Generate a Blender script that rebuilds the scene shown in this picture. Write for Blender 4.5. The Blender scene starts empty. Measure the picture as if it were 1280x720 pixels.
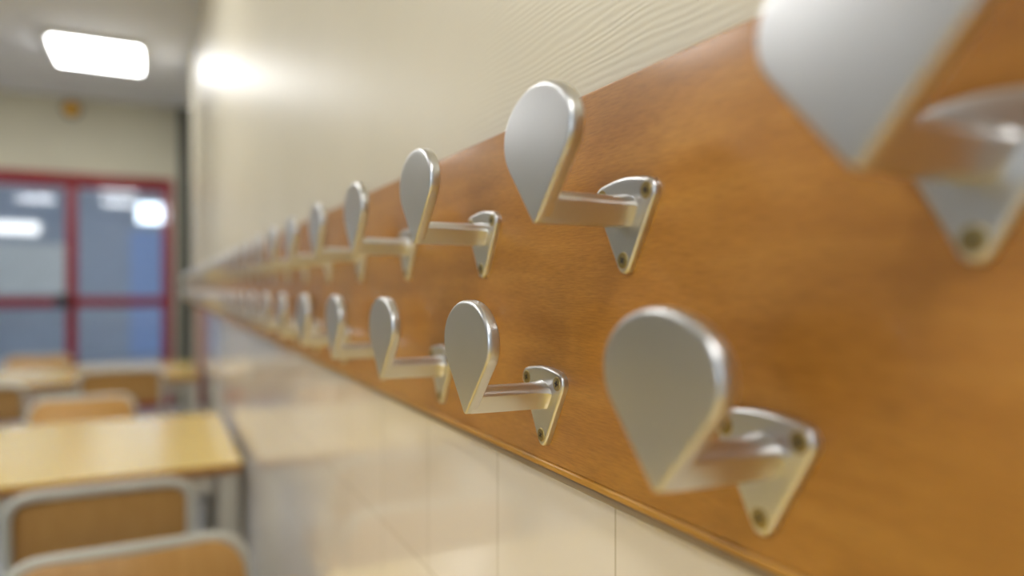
import bpy, bmesh, math, random
from mathutils import Vector, Matrix
random.seed(7)
S = bpy.context.scene
COL = S.collection
PI = math.pi
R = math.radians

# ------------------------------------------------------------------ materials
def mat(name):
    m = bpy.data.materials.new(name); m.use_nodes = True
    nt = m.node_tree
    return m, nt, nt.nodes['Principled BSDF']

def lin(r, g, b):
    f = lambda c: (c/255/12.92) if c/255 <= .04045 else ((c/255+.055)/1.055)**2.4
    return (f(r), f(g), f(b), 1)

def coords(nt, scale=(1, 1, 1), rot=(0, 0, 0), loc=(0, 0, 0)):
    tc = nt.nodes.new('ShaderNodeTexCoord'); mp = nt.nodes.new('ShaderNodeMapping')
    mp.inputs['Scale'].default_value = scale; mp.inputs['Rotation'].default_value = rot
    mp.inputs['Location'].default_value = loc
    nt.links.new(tc.outputs['Object'], mp.inputs['Vector'])
    return mp.outputs['Vector']

def noise(nt, vec, scale, detail=4, rough=.55):
    n = nt.nodes.new('ShaderNodeTexNoise')
    n.inputs['Scale'].default_value = scale; n.inputs['Detail'].default_value = detail
    n.inputs['Roughness'].default_value = rough
    nt.links.new(vec, n.inputs['Vector'])
    return n.outputs['Fac']

def ramp(nt, fac, stops):
    r = nt.nodes.new('ShaderNodeValToRGB')
    el = r.color_ramp.elements
    while len(el) > 1: el.remove(el[-1])
    el[0].position, el[0].color = stops[0]
    for p, c in stops[1:]:
        e = el.new(p); e.color = c
    nt.links.new(fac, r.inputs['Fac'])
    return r.outputs['Color']

def bump(nt, b, h, strength, dist):
    n = nt.nodes.new('ShaderNodeBump')
    n.inputs['Strength'].default_value = strength; n.inputs['Distance'].default_value = dist
    nt.links.new(h, n.inputs['Height']); nt.links.new(n.outputs['Normal'], b.inputs['Normal'])

def mixc(nt, fac, a, b, mode='MIX'):
    n = nt.nodes.new('ShaderNodeMix'); n.data_type = 'RGBA'; n.blend_type = mode
    for s, v in ((0, fac), (6, a), (7, b)):
        if hasattr(v, 'is_linked'): nt.links.new(v, n.inputs[s])
        else: n.inputs[s].default_value = v
    return n.outputs[2]

def plain(name, col, rough=.5, metal=0, var=.08, scale=12, bmp=0):
    m, nt, b = mat(name)
    v = coords(nt)
    f = noise(nt, v, scale, 4)
    lo = tuple(c*(1-var) for c in col[:3])+(1,); hi = tuple(min(1, c*(1+var)) for c in col[:3])+(1,)
    nt.links.new(ramp(nt, f, [(.3, lo), (.7, hi)]), b.inputs['Base Color'])
    b.inputs['Roughness'].default_value = rough; b.inputs['Metallic'].default_value = metal
    if bmp: bump(nt, b, noise(nt, v, scale*8, 3), bmp, .001)
    return m

def m_board():
    m, nt, b = mat('varnished_wood')
    g1 = noise(nt, coords(nt, (4, 1, 40)), 1.6, 8, .62)      # broad figure running along the board
    g2 = noise(nt, coords(nt, (60, 1, 900)), 1.6, 3, .6)     # fine fibre
    g3 = noise(nt, coords(nt, (9, 1, 6), (0, 0, 0), (3, 0, 1)), 1.1, 3, .5)   # patches
    base = ramp(nt, g1, [(.28, lin(166, 110, 38)), (.5, lin(182, 124, 47)), (.72, lin(198, 141, 60))])
    c2 = ramp(nt, g2, [(.34, (.72, .68, .62, 1)), (.60, (1, 1, 1, 1))])
    c3 = ramp(nt, g3, [(.3, (.86, .84, .80, 1)), (.7, (1.0, 1.0, 1.0, 1))])
    c = mixc(nt, .9, base, c2, 'MULTIPLY'); c = mixc(nt, 1.0, c, c3, 'MULTIPLY')
    nt.links.new(c, b.inputs['Base Color'])
    b.inputs['Roughness'].default_value = .42
    b.inputs['Coat Weight'].default_value = .45; b.inputs['Coat Roughness'].default_value = .16
    bump(nt, b, g2, .10, .0005)
    return m

def m_metal(name='cast_aluminium', col=lin(214, 213, 211), rough=.305):
    m, nt, b = mat(name)
    v = coords(nt)
    f = noise(nt, v, 25, 2, .5)
    nt.links.new(ramp(nt, f, [(.3, tuple(x*.97 for x in col[:3])+(1,)), (.7, col)]), b.inputs['Base Color'])
    b.inputs['Metallic'].default_value = 1
    mr = nt.nodes.new('ShaderNodeMapRange'); mr.inputs[3].default_value = rough-.02; mr.inputs[4].default_value = rough+.03
    nt.links.new(f, mr.inputs[0]); nt.links.new(mr.outputs[0], b.inputs['Roughness'])
    return m

def m_plaster():
    m, nt, b = mat('glossy_painted_plaster')
    f = noise(nt, coords(nt, (1.2, 1, 1.2)), 2, 3)
    nt.links.new(ramp(nt, f, [(.3, lin(212, 203, 178)), (.7, lin(218, 209, 186))]), b.inputs['Base Color'])
    w = nt.nodes.new('ShaderNodeTexWave'); w.wave_type = 'BANDS'; w.bands_direction = 'Z'
    w.inputs['Scale'].default_value = 48; w.inputs['Distortion'].default_value = 11
    w.inputs['Detail'].default_value = 3; w.inputs['Detail Scale'].default_value = .5
    nt.links.new(coords(nt, (.35, 1, 1.6)), w.inputs['Vector'])
    b.inputs['Roughness'].default_value = .40
    b.inputs['Specular IOR Level'].default_value = .4
    bump(nt, b, w.outputs['Fac'], .13, .0006)
    return m

def m_tile():
    m, nt, b = mat('cream_glazed_tile')
    br = nt.nodes.new('ShaderNodeTexBrick')
    br.offset = 0; br.squash = 1
    br.inputs['Scale'].default_value = 1
    br.inputs['Brick Width'].default_value = .1436; br.inputs['Row Height'].default_value = .1436
    br.inputs['Mortar Size'].default_value = .0009; br.inputs['Mortar Smooth'].default_value = .2
    br.inputs['Color1'].default_value = lin(232, 221, 202); br.inputs['Color2'].default_value = lin(228, 216, 196)
    br.inputs['Mortar'].default_value = lin(204, 190, 162)
    # put x and z of the wall on the texture's x and y
    tc = nt.nodes.new('ShaderNodeTexCoord'); sp = nt.nodes.new('ShaderNodeSeparateXYZ'); cb = nt.nodes.new('ShaderNodeCombineXYZ')
    ax = nt.nodes.new('ShaderNodeMath'); ax.operation = 'ADD'; ax.inputs[1].default_value = -.306 + .1436*40
    az = nt.nodes.new('ShaderNodeMath'); az.operation = 'ADD'; az.inputs[1].default_value = -.9916 + .1436*10 - .002
    nt.links.new(tc.outputs['Object'], sp.inputs[0])
    nt.links.new(sp.outputs['X'], ax.inputs[0]); nt.links.new(sp.outputs['Z'], az.inputs[0])
    nt.links.new(ax.outputs[0], cb.inputs[0]); nt.links.new(az.outputs[0], cb.inputs[1])
    nt.links.new(cb.outputs[0], br.inputs['Vector'])
    nt.links.new(br.outputs['Color'], b.inputs['Base Color'])
    b.inputs['Roughness'].default_value = .06
    inv = nt.nodes.new('ShaderNodeMath'); inv.operation = 'SUBTRACT'; inv.inputs[0].default_value = 1
    nt.links.new(br.outputs['Fac'], inv.inputs[1])
    bump(nt, b, inv.outputs[0], .35, .0006)
    return m

def m_emit(name, col, strength):
    m, nt, b = mat(name)
    v = coords(nt)
    f = noise(nt, v, 4, 2)
    nt.links.new(ramp(nt, f, [(.3, tuple(x*.97 for x in col[:3])+(1,)), (.7, col)]), b.inputs['Emission Color'])
    b.inputs['Emission Strength'].default_value = strength
    b.inputs['Base Color'].default_value = (.8, .8, .8, 1)
    return m

def m_glass():
    m = bpy.data.materials.new('window_glass'); m.use_nodes = True
    nt = m.node_tree; nt.nodes.clear()
    o = nt.nodes.new('ShaderNodeOutputMaterial'); mx = nt.nodes.new('ShaderNodeMixShader')
    t = nt.nodes.new('ShaderNodeBsdfTransparent'); t.inputs[0].default_value = (.90, .93, .96, 1)
    g = nt.nodes.new('ShaderNodeBsdfGlossy'); g.inputs['Roughness'].default_value = .02
    fr = nt.nodes.new('ShaderNodeFresnel'); fr.inputs[0].default_value = 1.6
    nt.links.new(fr.outputs[0], mx.inputs[0]); nt.links.new(t.outputs[0], mx.inputs[1]); nt.links.new(g.outputs[0], mx.inputs[2])
    nt.links.new(mx.outputs[0], o.inputs[0])
    return m

def m_ply(name, a, b_, rough=.4, coat=0):
    m, nt, b = mat(name)
    g = noise(nt, coords(nt, (14, 90, 14)), 1.0, 6, .6)
    nt.links.new(ramp(nt, g, [(.3, a), (.7, b_)]), b.inputs['Base Color'])
    b.inputs['Roughness'].default_value = rough
    if coat: b.inputs['Coat Weight'].default_value = coat; b.inputs['Coat Roughness'].default_value = .24; b.inputs['Coat IOR'].default_value = 1.7
    return m

M = dict(
    board=m_board(), metal=m_metal(), screw=m_metal('brass_screw', lin(168, 150, 100), .35),
    dark=plain('recess_shade', (.03, .025, .02, 1), .6),
    plaster=m_plaster(), tile=m_tile(),
    wall=plain('matt_wall_paint', lin(205, 200, 178), .6, var=.03, scale=3),
    greywall=plain('pale_grey_wall_paint', lin(206, 206, 206), .6, var=.03, scale=3),
    ceil=plain('ceiling_paint', lin(232, 234, 240), .8, var=.03, scale=3, bmp=.1),
    floor=plain('blue_grey_linoleum', lin(186, 190, 196), .35, var=.1, scale=20),
    red=plain('red_door_paint', lin(150, 10, 22), .4, var=.05),
    darkgrey=plain('dark_grey_paint', lin(70, 72, 62), .5, var=.06),
    black=plain('black_plastic', lin(35, 35, 36), .45),
    lamp=m_emit('lamp_diffuser', (.98, .99, 1, 1), 10.0),
    hallglow=m_emit('hall_glow', (1, .97, .92, 1), 1.0),
    white=plain('white_enamel', lin(214, 212, 202), .35, var=.03),
    glass=m_glass(),
    hall=plain('hall_wall_paint', lin(166, 172, 182), .6, var=.06, scale=2),
    hallwhite=plain('white_notice_board', lin(225, 222, 212), .6, var=.04, scale=4),
    top=m_ply('yellow_laminate', lin(248, 210, 98), lin(252, 220, 118), .26, 1.0),
    edge=plain('table_edge_wood', lin(176, 122, 50), .4),
    ply=m_ply('beech_plywood', lin(196, 146, 76), lin(208, 160, 92), .35),
    frame=plain('cream_tube_paint', lin(200, 198, 184), .35, var=.03),
    amber=plain('amber_plastic', lin(255, 186, 50), .3),
    bead=m_ply('yellow_sheen_wood', lin(176, 124, 42), lin(188, 136, 54), .4),
    greystrip=plain('brown_grey_strip', lin(138, 118, 92), .4, var=.05),
    bluepaint=plain('pale_blue_paint', lin(150, 172, 212), .5, var=.04),
    teal=plain('teal_cloth', lin(60, 130, 120), .8, bmp=.3),
)

# ------------------------------------------------------------------ mesh helpers
def obj(name, bm, m, parent=None, sharp=35, mats=None, flat=False):
    me = bpy.data.meshes.new(name)
    bmesh.ops.recalc_face_normals(bm, faces=bm.faces)
    bm.to_mesh(me); bm.free()
    for x in (mats or [m]): me.materials.append(x)
    me.polygons.foreach_set('use_smooth', [True]*len(me.polygons))
    me.set_sharp_from_angle(angle=R(sharp))
    if flat: me.set_sharp_from_angle(angle=R(12))
    o = bpy.data.objects.new(name, me); COL.objects.link(o)
    if parent: o.parent = parent
    return o

def empty(name, loc=(0, 0, 0), rz=0):
    o = bpy.data.objects.new(name, None); COL.objects.link(o)
    o.empty_display_size = .05
    o.location = loc; o.rotation_euler = (0, 0, rz)
    return o

def tag(o, label=None, cat=None, group=None, kind=None):
    if label: o['label'] = label
    if cat: o['category'] = cat
    if group: o['group'] = group
    if kind: o['kind'] = kind
    return o

def struct(o): o['kind'] = 'structure'; return o

def add_box(bm, x0, x1, y0, y1, z0, z1, bev=0, seg=2):
    r = bmesh.ops.create_cube(bm, size=1)
    vs = r['verts']
    for v in vs:
        v.co = Vector((x0 if v.co.x < 0 else x1, y0 if v.co.y < 0 else y1, z0 if v.co.z < 0 else z1))
    if bev:
        es = list({e for v in vs for e in v.link_edges})
        bmesh.ops.bevel(bm, geom=es, offset=bev, segments=seg, profile=.5, affect='EDGES')

def box(name, m, b, parent=None, bev=0, seg=2):
    bm = bmesh.new(); add_box(bm, *b, bev=bev, seg=seg)
    return obj(name, bm, m, parent, flat=True)

def loft(bm, rings, cap=True):
    vr = [[bm.verts.new(p) for p in r] for r in rings]
    n = len(vr[0])
    for a, b in zip(vr, vr[1:]):
        for i in range(n):
            bm.faces.new((a[i], a[(i+1) % n], b[(i+1) % n], b[i]))
    if cap:
        bm.faces.new(vr[0][::-1]); bm.faces.new(vr[-1])

def tube(bm, pts, r, n=12):
    pts = [Vector(p) for p in pts]
    rings = []; up = None
    for i, p in enumerate(pts):
        a = pts[max(i-1, 0)]; b = pts[min(i+1, len(pts)-1)]
        d = (b-a).normalized()
        if up is None:
            up = Vector((0, 0, 1)) if abs(d.z) < .9 else Vector((1, 0, 0))
        s = d.cross(up).normalized(); up = s.cross(d).normalized()
        rings.append([p + s*math.cos(2*PI*k/n)*r + up*math.sin(2*PI*k/n)*r for k in range(n)])
    loft(bm, rings)

def fillet(pts, rad, n=6):
    """polyline with its inner corners rounded"""
    pts = [Vector(p) for p in pts]; out = [pts[0]]
    for a, b, c in zip(pts, pts[1:], pts[2:]):
        u = (a-b).normalized(); v = (c-b).normalized()
        ang = u.angle(v); d = min(rad/math.tan(ang/2), (a-b).length*.49, (c-b).length*.49)
        p0 = b+u*d; p1 = b+v*d
        for k in range(n+1):
            t = k/n
            out.append(p0*(1-t)**2 + b*2*t*(1-t) + p1*t*t)
    out.append(pts[-1])
    return out

def inset(out, d):
    n = len(out); res = []
    for i in range(n):
        a = Vector(out[i-1]); b = Vector(out[i]); c = Vector(out[(i+1) % n])
        t = (c-a).normalized()
        nrm = Vector((-t.y, t.x))          # outline is counter-clockwise: inward
        res.append((b.x+nrm.x*d, b.y+nrm.y*d))
    return res

def slab(bm, out, y0, y1, bf, bb, seg=4, soft=None):
    """outline (x,z), counter-clockwise, extruded along y with rounded front (y1) and back (y0) rims;
    soft(z) scales the front rim's radius along the outline"""
    f = [bf*(soft(p[1]) if soft else 1) for p in out]
    n1 = inset(out, 1.0)
    nrm = [(a[0]-o[0], a[1]-o[1]) for a, o in zip(n1, out)]
    def ring(offs, ys):
        return [(o[0]+n[0]*d, y, o[1]+n[1]*d) for o, n, d, y in zip(out, nrm, offs, ys)]
    N = len(out); rings = []
    for k in range(seg+1 if bb else 1):
        a = PI/2*k/seg
        rings.append(ring([bb*(1-math.sin(a))]*N, [y0+bb*(1-math.cos(a))]*N))
    for k in range(seg+1):
        a = PI/2*k/seg
        rings.append(ring([r*(1-math.cos(a)) for r in f], [y1-r*(1-math.sin(a)) for r in f]))
    rings.append(ring([r+.0008 for r in f], [y1]*N))
    loft(bm, rings)

# ------------------------------------------------------------------ camera
CY, CZ = .214, 1.10
F = 880.0
yaw = math.atan(441/F)
cam = bpy.data.cameras.new('camera'); co = bpy.data.objects.new('camera', cam); COL.objects.link(co)
cam.sensor_width = 36; cam.lens = F/1280*36
cam.clip_start = .01; cam.clip_end = 100
co.location = (0, CY, CZ)
fwd = Vector((math.cos(yaw), -math.sin(yaw), 0.0)).normalized()
co.rotation_euler = fwd.to_track_quat('-Z', 'Y').to_euler()
cam.dof.use_dof = True; cam.dof.focus_distance = .385; cam.dof.aperture_fstop = 2.5
S.camera = co

# ------------------------------------------------------------------ the room
XW0, XW1 = -3.0, 5.72           # the side wall that carries the rail
XE = 7.2                        # glazed end wall
CEIL = 2.76
BZ0, BZ1 = .9916, 1.2022
struct(box('wall_right', M['plaster'], (XW0, XW1, -.35, 0, BZ0, CEIL)))
struct(box('wall_right_lower', M['tile'], (XW0, XW1, -.35, 0, 0, BZ0)))
struct(box('wall_recess', M['wall'], (XW1, XE, -.45, -.35, 0, CEIL)))
struct(box('floor', M['floor'], (XW0-.2, 13.4, -2.2, 6.2, -.1, 0)))
struct(box('ceiling', M['ceil'], (XW0-.2, XE+.1, -.5, 6.2, CEIL, CEIL+.1)))
struct(box('wall_back', M['greywall'], (XW0-.2, XW0, -.5, 6.2, 0, CEIL)))
# end wall with the double-door opening
DY0, DY1, DZ = .10, 1.68, 2.10
bm = bmesh.new()
add_box(bm, XE, XE+.1, -.5, DY0, 0, CEIL); add_box(bm, XE, XE+.1, DY1, 6.0, 0, CEIL); add_box(bm, XE, XE+.1, DY0, DY1, DZ, CEIL)
struct(obj('wall_end', bm, M['wall']))
# dark grey upright strip in the corner by the doors
pr = struct(box('trim_1', M['darkgrey'], (XE-.06, XE, -.13, .055, 0, CEIL), bev=.006))
# hall beyond the doors
struct(box('wall_hall_side', M['hall'], (XE+.1, 13.2, -2.2, -2.0, 0, 2.66)))
struct(box('ceiling_hall', M['ceil'], (XE+.1, 13.4, -2.2, 6.2, 2.66, 2.76)))
def opening_wall(name, m, x0, x1, y0, y1, top, holes, axis):
    """wall with rectangular openings (lo, hi, sill, head) along axis 0 = x or 1 = y"""
    bm = bmesh.new(); lo = x0 if axis == 0 else y0; end = x1 if axis == 0 else y1
    def add(a, b_, z0, z1):
        if axis == 0: add_box(bm, a, b_, y0, y1, z0, z1)
        else: add_box(bm, x0, x1, a, b_, z0, z1)
    for a, b_, s0, s1 in holes:
        add(lo, a, 0, top); add(a, b_, 0, s0); add(a, b_, s1, top); lo = b_
    add(lo, end, 0, top)
    return struct(obj(name, bm, m))
wn = [0]
def window(x, y, w_, z0, z1, axis, mull=1):
    """framed window centred on x, y; w_ wide along axis"""
    wn[0] += 1
    e = struct(empty('window_%d' % wn[0], (x, y, z0)))
    def B(bm, a, b_, c, d, t):
        if axis == 0: add_box(bm, a, b_, -t, t, c, d, .003)
        else: add_box(bm, -t, t, a, b_, c, d, .003)
    h = z1-z0; k = w_/2; f = .05
    bm = bmesh.new(); B(bm, -k, -k+f, 0, h, .03); B(bm, k-f, k, 0, h, .03); B(bm, -k+f, k-f, 0, f, .03); B(bm, -k+f, k-f, h-f, h, .03)
    for q in range(1, mull): 
        c = -k+w_*q/mull; B(bm, c-f/2, c+f/2, f, h-f, .03)
    obj('window_frame', bm, M['white'], e)
    bm = bmesh.new(); B(bm, -k+f, k-f, f, h-f, .003); obj('pane', bm, M['glass'], e)
    return e
opening_wall('wall_hall_far', M['hall'], 13.2, 13.4, -2.2, 6.2, 2.66, [(.04, .58, 2.15, 2.56)], 1)
window(13.3, .31, .54, 2.15, 2.56, 1)
d3 = struct(empty('door_3', (13.2, .34, 0)))
box('leaf', M['bluepaint'], (-.05, 0, -.30, .30, .005, 2.05), d3, bev=.004)
bm = bmesh.new(); tube(bm, [(-.05, -.22, 1.02), (-.10, -.22, 1.02), (-.10, -.11, 1.02)], .01); obj('handle', bm, M['metal'], d3)
opening_wall('wall_hall_left', M['hall'], XE+.1, 13.2, 6.0, 6.2, 2.66, [(7.6, 13.0, .3, 2.5)], 0)
window(10.3, 6.1, 5.4, .3, 2.5, 0, 4)  # unseen window added to let light into the hall
opening_wall('wall_left', M['greywall'], XW0, XE+.1, 6.0, 6.2, CEIL, [(-2.6, .6, .95, 2.55)], 0)
window(-1.0, 6.1, 3.2, .95, 2.55, 0, 3)  # unseen window, added for daylight from the left

# doors: two red-framed glazed leaves
def door(name, y0, y1, bar_side):
    d = struct(empty(name, (XE+.02, (y0+y1)/2, 0)))
    w2 = (y1-y0)/2; st = .040
    bm = bmesh.new()
    add_box(bm, 0, .05, -w2, -w2+st, 0, DZ-.06, .004); add_box(bm, 0, .05, w2-st, w2, 0, DZ-.06, .004)
    add_box(bm, 0, .05, -w2+st, w2-st, DZ-.12, DZ-.06, .004); add_box(bm, 0, .05, -w2+st, w2-st, 0, .16, .004)
    add_box(bm, 0, .05, -w2+st, w2-st, .93, 1.02, .004)
    obj('leaf_frame', bm, M['red'], d)
    box('pane', M['glass'], (.022, .028, -w2+st, w2-st, 1.02, DZ-.12), d)
    box('pane', M['glass'], (.022, .028, -w2+st, w2-st, .16, .93), d)
    bm = bmesh.new(); tube(bm, [(-.05, -w2+.06, .985), (-.05, w2-.06, .985)], .016)
    bar = obj('push_bar', bm, M['red'], d)
    s = bar_side*(w2-.06)
    bm = bmesh.new(); add_box(bm, -.075, 0, s-.05, s+.05, .93, 1.04, .008)
    tag(obj('latch_case', bm, M['black'], d), 'black latch case at the end of the push bar')
    return d
YM = .90
door('door_1', DY0+.05, YM-.002, 5); 
for c in list(bpy.data.objects['door_1'].children):
    if c.name.startswith('latch_case'): bpy.data.objects.remove(c)
door('door_2', YM+.002, DY1-.05, -1)
bm = bmesh.new()
add_box(bm, XE-.015, XE+.09, DY0, DY0+.045, 0, DZ, .003); add_box(bm, XE-.015, XE+.09, DY1-.045, DY1, 0, DZ, .003)
add_box(bm, XE-.015, XE+.09, DY0+.045, DY1-.045, DZ-.055, DZ, .003)
struct(obj('trim_2', bm, M['red']))

# ------------------------------------------------------------------ ceiling lamps
def ceiling_light(cx, cy, sx, sy, label, z=CEIL, m='lamp'):
    t = empty('ceiling_light', (cx, cy, z)); tag(t, label, 'ceiling light', 'ceiling light panels')
    bm = bmesh.new()
    a, b, w = sx/2, sy/2, .02
    add_box(bm, -a, a, -b, -b+w, -.045, 0); add_box(bm, -a, a, b-w, b, -.045, 0)
    add_box(bm, -a, -a+w, -b+w, b-w, -.045, 0); add_box(bm, a-w, a, -b+w, b-w, -.045, 0)
    obj('lamp_frame', bm, M['white'], t)
    box('diffuser', M[m], (-a+w, a-w, -b+w, b-w, -.066, -.012), t, bev=.01)
    return t
LX, LY = .58, .56
ceiling_light(5.65, .59, LX, LY, 'bright white panel lamp on the grey ceiling above the red glass doors')
for i, x in enumerate((2.5, -.65)):
    for j, y in enumerate((.9, 2.2)):  # second row is unseen, added and shifted to suit the metal's reflections
        ceiling_light(x, y, LX, LY, ['panel lamp overhead in the middle of the ceiling, by the wall with the hooks', 'unseen panel lamp added overhead, second row from the hooks', 'panel lamp overhead in the middle of the ceiling, farthest from the hooks',
                                    'panel lamp behind the camera, by the wall with the hooks', 'unseen panel lamp added behind the camera, second row from the hooks', 'panel lamp behind the camera, farthest from the hooks'][i*3+j])
for j, y in enumerate((2.2,)):  # unseen lamp added in that second row
    ceiling_light(5.65, y, LX, LY, ['unseen panel lamp added left of the one above the doors', 'panel lamp farthest left along the end wall'][j])

# hall: glowing panel and notice board seen through the left door
t = empty('glow_panel', (13.201, 2.3, 2.03)); tag(t, 'glowing white panel on the hall wall beyond the left glass door', 'wall lamp')
box('mount', M['white'], (-.02, 0, -.42, .42, -.09, .09), t)
box('diffuser', M['hallglow'], (-.09, -.02, -.4, .4, -.08, .08), t, bev=.02)
t = empty('notice_board', (13.201, 2.12, 1.40)); tag(t, 'pale notice board on the hall wall beyond the left glass door', 'notice board')
box('panel', M['hallwhite'], (-.015, 0, -.55, .55, -.37, .37), t)
bm = bmesh.new()
add_box(bm, -.03, 0, -.58, -.55, -.4, .4); add_box(bm, -.03, 0, .55, .58, -.4, .4)
add_box(bm, -.03, 0, -.55, .55, -.4, -.37); add_box(bm, -.03, 0, -.55, .55, .37, .4)
obj('board_frame', bm, M['white'], t)

ceiling_light(12.1, .78, 1.1, .52, 'added glow in the hall for a lamp mirrored in the right glass door', 2.66, 'hallglow')  # added; stands in for a ceiling lamp mirrored in the door glass

# amber beacon high on the end wall
t = empty('alarm_beacon', (XE+.001, .895, 2.655)); tag(t, 'small round amber beacon on the wall above the red doors', 'beacon')
bm = bmesh.new()
rings = [[(x, math.cos(2*PI*k/24)*r, math.sin(2*PI*k/24)*r) for k in range(24)] for x, r in ((0, .075), (-.02, .075), (-.028, .066))]
loft(bm, rings); obj('base', bm, M['darkgrey'], t)
bm = bmesh.new()
rings = [[(-.028-.05*math.sin(a), math.cos(2*PI*k/24)*.056*math.cos(a)+0, math.sin(2*PI*k/24)*.056*math.cos(a)) for k in range(24)] for a in [PI/2*.97*i/7 for i in range(8)]]
loft(bm, rings); obj('dome', bm, M['amber'], t)

# ------------------------------------------------------------------ hook rail board
BT = .014
bx0, bx1 = -.45, XW1-.02
bm = bmesh.new()
add_box(bm, bx0, bx1, 0, BT, BZ0+.0080, BZ1)
es = [e for e in bm.edges if all(abs(v.co.y-BT) < 1e-6 for v in e.verts)]
bmesh.ops.bevel(bm, geom=es, offset=.0018, segments=4, profile=.5, affect='EDGES')
b = obj('coat_rail_board', bm, M['board'], flat=True)
tag(b, 'long varnished wooden board on the wall carrying two rows of metal coat hooks', 'board')

tag(box('edge_sheen', M['bead'], (bx0, bx1, 0, BT+.0012, BZ0+.0043, BZ0+.0084), b, bev=.0016, seg=3), 'lower edge of the board, its yellow reflection painted on')  # lighter yellow colour stands in for table reflections on the board's edge
struct(box('trim_3', M['greystrip'], (XW0, XW1, 0, BT-.0005, BZ0-.0004, BZ0+.0041), bev=.0012, seg=3))  # brown-grey strip along the foot of the board
# ------------------------------------------------------------------ coat hook
def arc_pts(cx, cz, r, a0, a1, n):
    return [(cx+r*math.cos(a0+(a1-a0)*k/n), cz+r*math.sin(a0+(a1-a0)*k/n)) for k in range(n+1)]

def resample(pts, n):
    P = [Vector(p) for p in pts]; P.append(P[0])
    L = [0]
    for a, b in zip(P, P[1:]): L.append(L[-1]+(b-a).length)
    out = []; j = 0
    for i in range(n):
        s = L[-1]*i/n
        while L[j+1] < s: j += 1
        t = (s-L[j])/max(1e-9, L[j+1]-L[j])
        p = P[j].lerp(P[j+1], t); out.append((p.x, p.y))
    return out

ARM0, PAD_H = .0220, .0622      # arm underside above the plate's tip; paddle height
YF = .0520                      # paddle front above the board

def plate_outline():
    # tip at z = 0; a shield: two round upper corners, arched top, nearly straight sides
    pts = []
    pts += arc_pts(0, .0052, .0052, R(210), R(330), 10)
    r = .0062; cx, cz = .0178, .0375
    # right side, slightly hollow, then corner
    a0 = R(-30)
    p1 = (cx+r*math.cos(a0), cz+r*math.sin(a0)); p0 = pts[-1]
    for k in range(1, 8):
        t = k/8; bow = .0001*math.sin(PI*t)
        pts.append((p0[0]+(p1[0]-p0[0])*t-bow*.87, p0[1]+(p1[1]-p0[1])*t+bow*.5))
    pts += arc_pts(cx, cz, r, a0, R(78), 10)
    p0 = pts[-1]; n = 12
    for k in range(1, n):
        t = k/n
        pts.append((p0[0]*(1-2*t), p0[1]+.0022*math.sin(PI*t)))
    right = [p for p in pts]
    pts += arc_pts(-cx, cz, r, R(102), R(210), 10)
    p0 = pts[-1]; p1 = pts[0]
    for k in range(1, 8):
        t = k/8; bow = .0001*math.sin(PI*t)
        pts.append((p0[0]+(p1[0]-p0[0])*t+bow*.87, p0[1]+(p1[1]-p0[1])*t+bow*.5))
    return resample(pts, 110)

def paddle_outline():
    a, bt, cz, tr = .0318, .0222, PAD_H-.0222, .0026
    pts = arc_pts(0, tr, tr, R(216), R(324), 8)
    # tangent line from the tip to the ellipse
    best = None
    for k in range(2000):
        th = -PI/2+PI/2*k/2000
        ex, ez = a*math.cos(th), cz+bt*math.sin(th)
        tx, tz = -a*math.sin(th), bt*math.cos(th)
        px, pz = pts[-1]
        cr = abs(tx*(ez-pz)-tz*(ex-px))
        if (best is None or cr < best[0]) and ez > .025: best = (cr, th)
    th = best[1]
    e = [(a*math.cos(th+(PI-2*th)*k/60), cz+bt*math.sin(th+(PI-2*th)*k/60)) for k in range(61)]
    p0 = pts[-1]; p1 = e[0]
    right = [(p0[0]+(p1[0]-p0[0])*t/10, p0[1]+(p1[1]-p0[1])*t/10) for t in range(1, 10)]
    left = [(-x, z) for x, z in right[::-1]]
    return resample(pts+right+e+left, 140)

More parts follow.
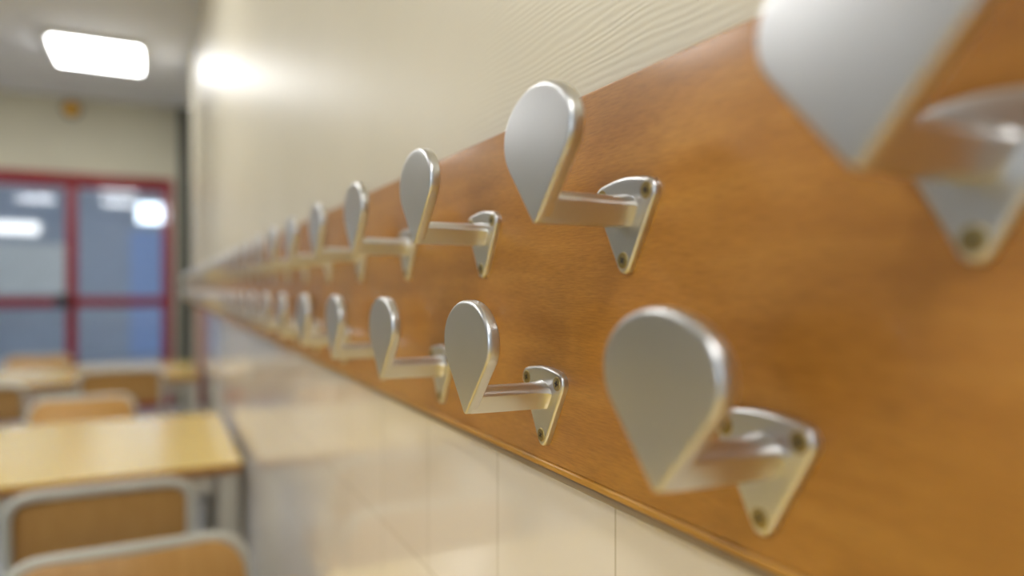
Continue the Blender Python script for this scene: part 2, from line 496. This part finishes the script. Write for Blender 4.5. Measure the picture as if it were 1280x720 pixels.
def make_hook():
    root = empty('coat_hook', (0, 0, 0))
    bm = bmesh.new(); slab(bm, plate_outline(), 0, .0042, .0016, 0, 4)
    obj('back_plate', bm, M['metal'], root)
    po = [(x, z+ARM0) for x, z in paddle_outline()]
    bm = bmesh.new(); slab(bm, po, YF-.0066, YF, .0011, .0009, 6, lambda z: 1+1.1*min(1, max(0, (z-ARM0-.026)/.012)))
    obj('paddle', bm, M['metal'], root)
    # arm: V-shaped underside, domed top, flaring into the plate
    rings = []
    for y, wt, wb, top, side in ((.0030, .0128, .0070, .0160, .0088), (.0050, .0116, .0062, .0157, .0094), (.0072, .0104, .0056, .0153, .0098), (.0110, .0094, .0051, .0150, .0100),
                                 (.0200, .0088, .0046, .0150, .0101), (.0350, .0080, .0036, .0151, .0102), (YF-.003, .0074, .0022, .0151, .0103)):
        ring = [(-wb, y, ARM0+.0003), (wb, y, ARM0+.0003), (wt*.98, y, ARM0+side-.0008)]
        nd = 10
        for k in range(nd+1):
            a = PI*k/nd
            ring.append((wt*math.copysign(abs(math.cos(a))**1.25, math.cos(a)), y, ARM0+side+(top-side)*max(0, math.sin(a))**1.25))
        ring.append((-wt*.98, y, ARM0+side-.0008))
        rings.append(ring)
    bm = bmesh.new(); loft(bm, rings); obj('arm', bm, M['metal'], root)
    # countersunk screws
    for sx, sz in ((.0177, .0377), (-.0177, .0377), (0, .0064)):
        bm = bmesh.new()
        n = 20; y = .0042
        prof = ((.0040, y-.0006), (.0040, y+.0001), (.0036, y+.0004), (.0030, y+.0003), (.0021, y+.0005))
        rr = [[(sx+r*math.cos(2*PI*k/n), yy, sz+r*math.sin(2*PI*k/n)) for k in range(n)] for r, yy in prof]
        loft(bm, rr)
        s = obj('screw', bm, M['screw'], root)
        bm = bmesh.new()
        q = random.uniform(0, PI/2)
        for w, h in ((.0017, .0005), (.0005, .0017)):
            r4 = [(-w, -h), (w, -h), (w, h), (-w, h)]
            r4 = [(sx+x*math.cos(q)-z*math.sin(q), sz+x*math.sin(q)+z*math.cos(q)) for x, z in r4]
            loft(bm, [[(x, y+.0001, z) for x, z in r4], [(x, y+.0006, z) for x, z in r4]])
        obj('cross_shade', bm, M['dark'], s)  # raised dark cross; the shade of the recess is in its colour
    return root

def copy_tree(o, parent=None):
    c = o.copy(); COL.objects.link(c)
    if parent: c.parent = parent
    for ch in o.children: copy_tree(ch, c)
    return c

ORD = ['', 'second', 'third', 'fourth', 'fifth', 'sixth', 'seventh', 'eighth', 'ninth', 'tenth', 'eleventh', 'twelfth']
GRP = 'metal coat hooks on the wooden board'
proto = make_hook(); used = False
def hook(x, ztip, label):
    global used
    h = copy_tree(proto) if used else proto
    used = True
    h.location = (x, BT-.0004, ztip)
    tag(h, label, 'coat hook', GRP)
SP = .1645
def labels(row, i):
    if row == 'upper':
        if i == 0: return 'large blurred metal coat hook cut off by the top right edge of the photo'
        if i == 1: return 'metal coat hook second from the right in the upper row, whole and slightly soft'
    else:
        if i == 0: return 'largest whole metal coat hook, nearest one of the lower row'
        if i == 1: return 'sharply focused metal coat hook, second in the lower row from the right'
    if i < 10: return 'metal coat hook, %s in the %s row counted from the right' % (ORD[i], row)
    return 'tiny blurred metal coat hook in the merged far stretch of the %s row' % row
for row, x0, zt in (('upper', .1100, CZ+.0066), ('lower', .1895, CZ-.0907)):
    i = 0
    while x0+SP*i < bx1-.04:
        hook(x0+SP*i+(.004 if row == 'upper' and i == 0 else 0), zt, labels(row, i)); i += 1

# ------------------------------------------------------------------ tables
TH = .65
def make_table(w, d, k=.05):
    root = empty('classroom_table')
    bm = bmesh.new(); add_box(bm, 0, d, 0, w, TH-.024, TH, .005, 3)
    for f in bm.faces:
        f.material_index = 0 if f.calc_center_median().z > TH-.003 else 1
    obj('tabletop', bm, None, root, flat=True, mats=[M['top'], M['edge']])
    bm = bmesh.new()
    z0, z1 = TH-.075, TH-.026
    add_box(bm, .03, .055, .07, w-.07, z0, z1); add_box(bm, d-.055, d-.03, .07, w-.07, z0, z1)
    add_box(bm, .07, d-.07, .03, .055, z0, z1); add_box(bm, .07, d-.07, w-.055, w-.03, z0, z1)
    obj('apron', bm, M['frame'], root)
    for sx in (.02, d-.02-k):
        for sy in (.007, w-.007-k):
            l = box('leg', M['frame'], (sx, sx+k, sy, sy+k, .012, TH-.026), root, bev=.008)
            box('foot_cap', M['black'], (sx-.001, sx+k+.001, sy-.001, sy+k+.001, 0, .03), l, bev=.004)
    return root
tb = make_table(1.30, .83); slim = make_table(1.30, .83, .032)
GT = 'yellow-topped classroom tables along the wall'
for i, (x, y, lab) in enumerate(((.30, .02, 'yellow classroom table nearest the camera, mostly below the photo, touching the tiled wall'),
                                 (1.94, .02, 'yellow-topped classroom table with white legs, large in the lower left with glare on its top'),
                                 (3.95, .03, 'far yellow-topped classroom table in front of the red doors'),
                                 (-.56, .02, 'unseen yellow table added below the camera for yellow bounce'),  # from here on unseen tables, added for yellow bounce and reflections
                                 (.30, 1.42, 'unseen yellow table added for reflections, beside the nearest table'),
                                 (1.94, 1.42, 'unseen yellow table added for reflections, beside the table with the glare'),
                                 (3.95, 1.43, 'unseen yellow table added for reflections, beside the far table'))):
    o = slim if i == 0 else tb if i == 1 else copy_tree(tb)
    o.location = (x, y, 0); tag(o, lab, 'table', GT)

# ------------------------------------------------------------------ chairs (face +x; the back stands at x = 0)
def make_chair():
    root = empty('school_chair')
    W = .168; SH = .385; HT = .695; r = .0105
    # back loop: two uprights and a rounded top, leaning back
    lean = .075
    def P(y, z):
        return (-lean*max(0, (z-SH))/(HT-SH) + .0, y, z)
    path = fillet([P(-W, SH-.02), P(-W, HT-.011), P(W, HT-.011), P(W, SH-.02)], .055, 8)
    bm = bmesh.new(); tube(bm, path, r); obj('back_frame', bm, M['frame'], root)
    # plywood back panel inside the loop
    yo, rr = W-.001, .058
    out = []
    z1, z0 = HT-.012, HT-.175
    for cy, cz, a0 in ((yo-rr, z1-rr, 0), (-yo+rr, z1-rr, 90), (-yo+.02, z0+.02, 180), (yo-.02, z0+.02, 270)):
        q = rr if a0 < 180 else .02
        out += arc_pts(cy, cz, q, R(a0), R(a0+90), 8)
    out = resample(out, 80)
    bm = bmesh.new()
    rings = []
    for off, t in ((.002, -.0045), (0, -.003), (0, .003), (.002, .0045)):
        rg = []
        for y, z in inset(out, off):
            bow = -.012*(1-(y/W)**2)
            p = P(y, z); rg.append((p[0]+bow+t+.014, y, z))
        rings.append(rg)
    loft(bm, rings); obj('backrest', bm, M['ply'], root)
    # seat
    bm = bmesh.new(); so = resample(arc_pts(.30, W-.05, .05, 0, PI/2, 6)+arc_pts(.03, W-.03, .03, PI/2, PI, 6)+arc_pts(.03, -W+.03, .03, PI, PI*1.5, 6)+arc_pts(.30, -W+.05, .05, PI*1.5, PI*2, 6), 80)
    rings = []
    for off, z in ((.002, SH), (0, SH+.0015), (0, SH+.0085), (.002, SH+.010)):
        rings.append([(x+.012, y, z-.008*max(0, (x-.26)/.09)) for x, y in inset(so, off)])
    loft(bm, rings); obj('seat', bm, M['ply'], root)
    # under-frame
    bm = bmesh.new()
    for s in (-1, 1): tube(bm, [(.0, s*(W-.012), SH-.011), (.31, s*(W-.012), SH-.011)], r*.95)
    tube(bm, [(.05, -W+.012, SH-.011), (.05, W-.012, SH-.011)], r*.8); tube(bm, [(.28, -W+.012, SH-.011), (.28, W-.012, SH-.011)], r*.8)
    obj('seat_frame', bm, M['frame'], root)
    for s in (-1, 1):
        for x0, x1 in ((0, -.045), (.30, .335)):
            bm = bmesh.new(); tube(bm, [(x0, s*(W-.010), SH-.012), (x1, s*(W-.008), .012)], r)
            l = obj('leg', bm, M['frame'], root)
            bm = bmesh.new(); tube(bm, [(x1, s*(W-.008), .0), (x1-(x1-x0)*.06, s*(W-.008), .03)], r*1.3); obj('foot_cap', bm, M['black'], l)
    return root
ch = make_chair()
GC = 'wooden school chairs with pale tube frames'
CH = [(1.755, .318, 0, 'school chair seen from behind, tucked under the near left table'),
      (1.20, .252, 180+1.2, 'nearest school chair with a bright orange wooden back, at the bottom left corner'),
      (3.03, .47, 180, 'school chair facing the camera from the far side of the table with glare'),
      (3.885, .375, 0, 'school chair seen from behind, brown back below the right-hand door'),
      (3.72, .90, 0, 'school chair seen from behind, cut off by the left edge of the photo'),
      (5.04, .87, 180, 'farthest school chair, facing the camera below the left-hand door')]
for i, (x, y, a, lab) in enumerate(CH):
    o = ch if i == 0 else copy_tree(ch)
    o.location = (x, y, 0); o.rotation_euler = (0, 0, R(a)); tag(o, lab, 'chair', GC)
    if i == 3: o.scale = (1.04, 1.04, 1.04)

# ------------------------------------------------------------------ daylight outside and view settings
wd = bpy.data.worlds.new('world'); S.world = wd; wd.use_nodes = True
bg = wd.node_tree.nodes['Background']
bg.inputs[0].default_value = (.88, .94, 1.0, 1); bg.inputs[1].default_value = 3.0
S.view_settings.view_transform = 'Standard'; S.view_settings.look = 'None'
S.view_settings.gamma = 1; S.view_settings.use_curve_mapping = False
S.view_settings.exposure = 0.95
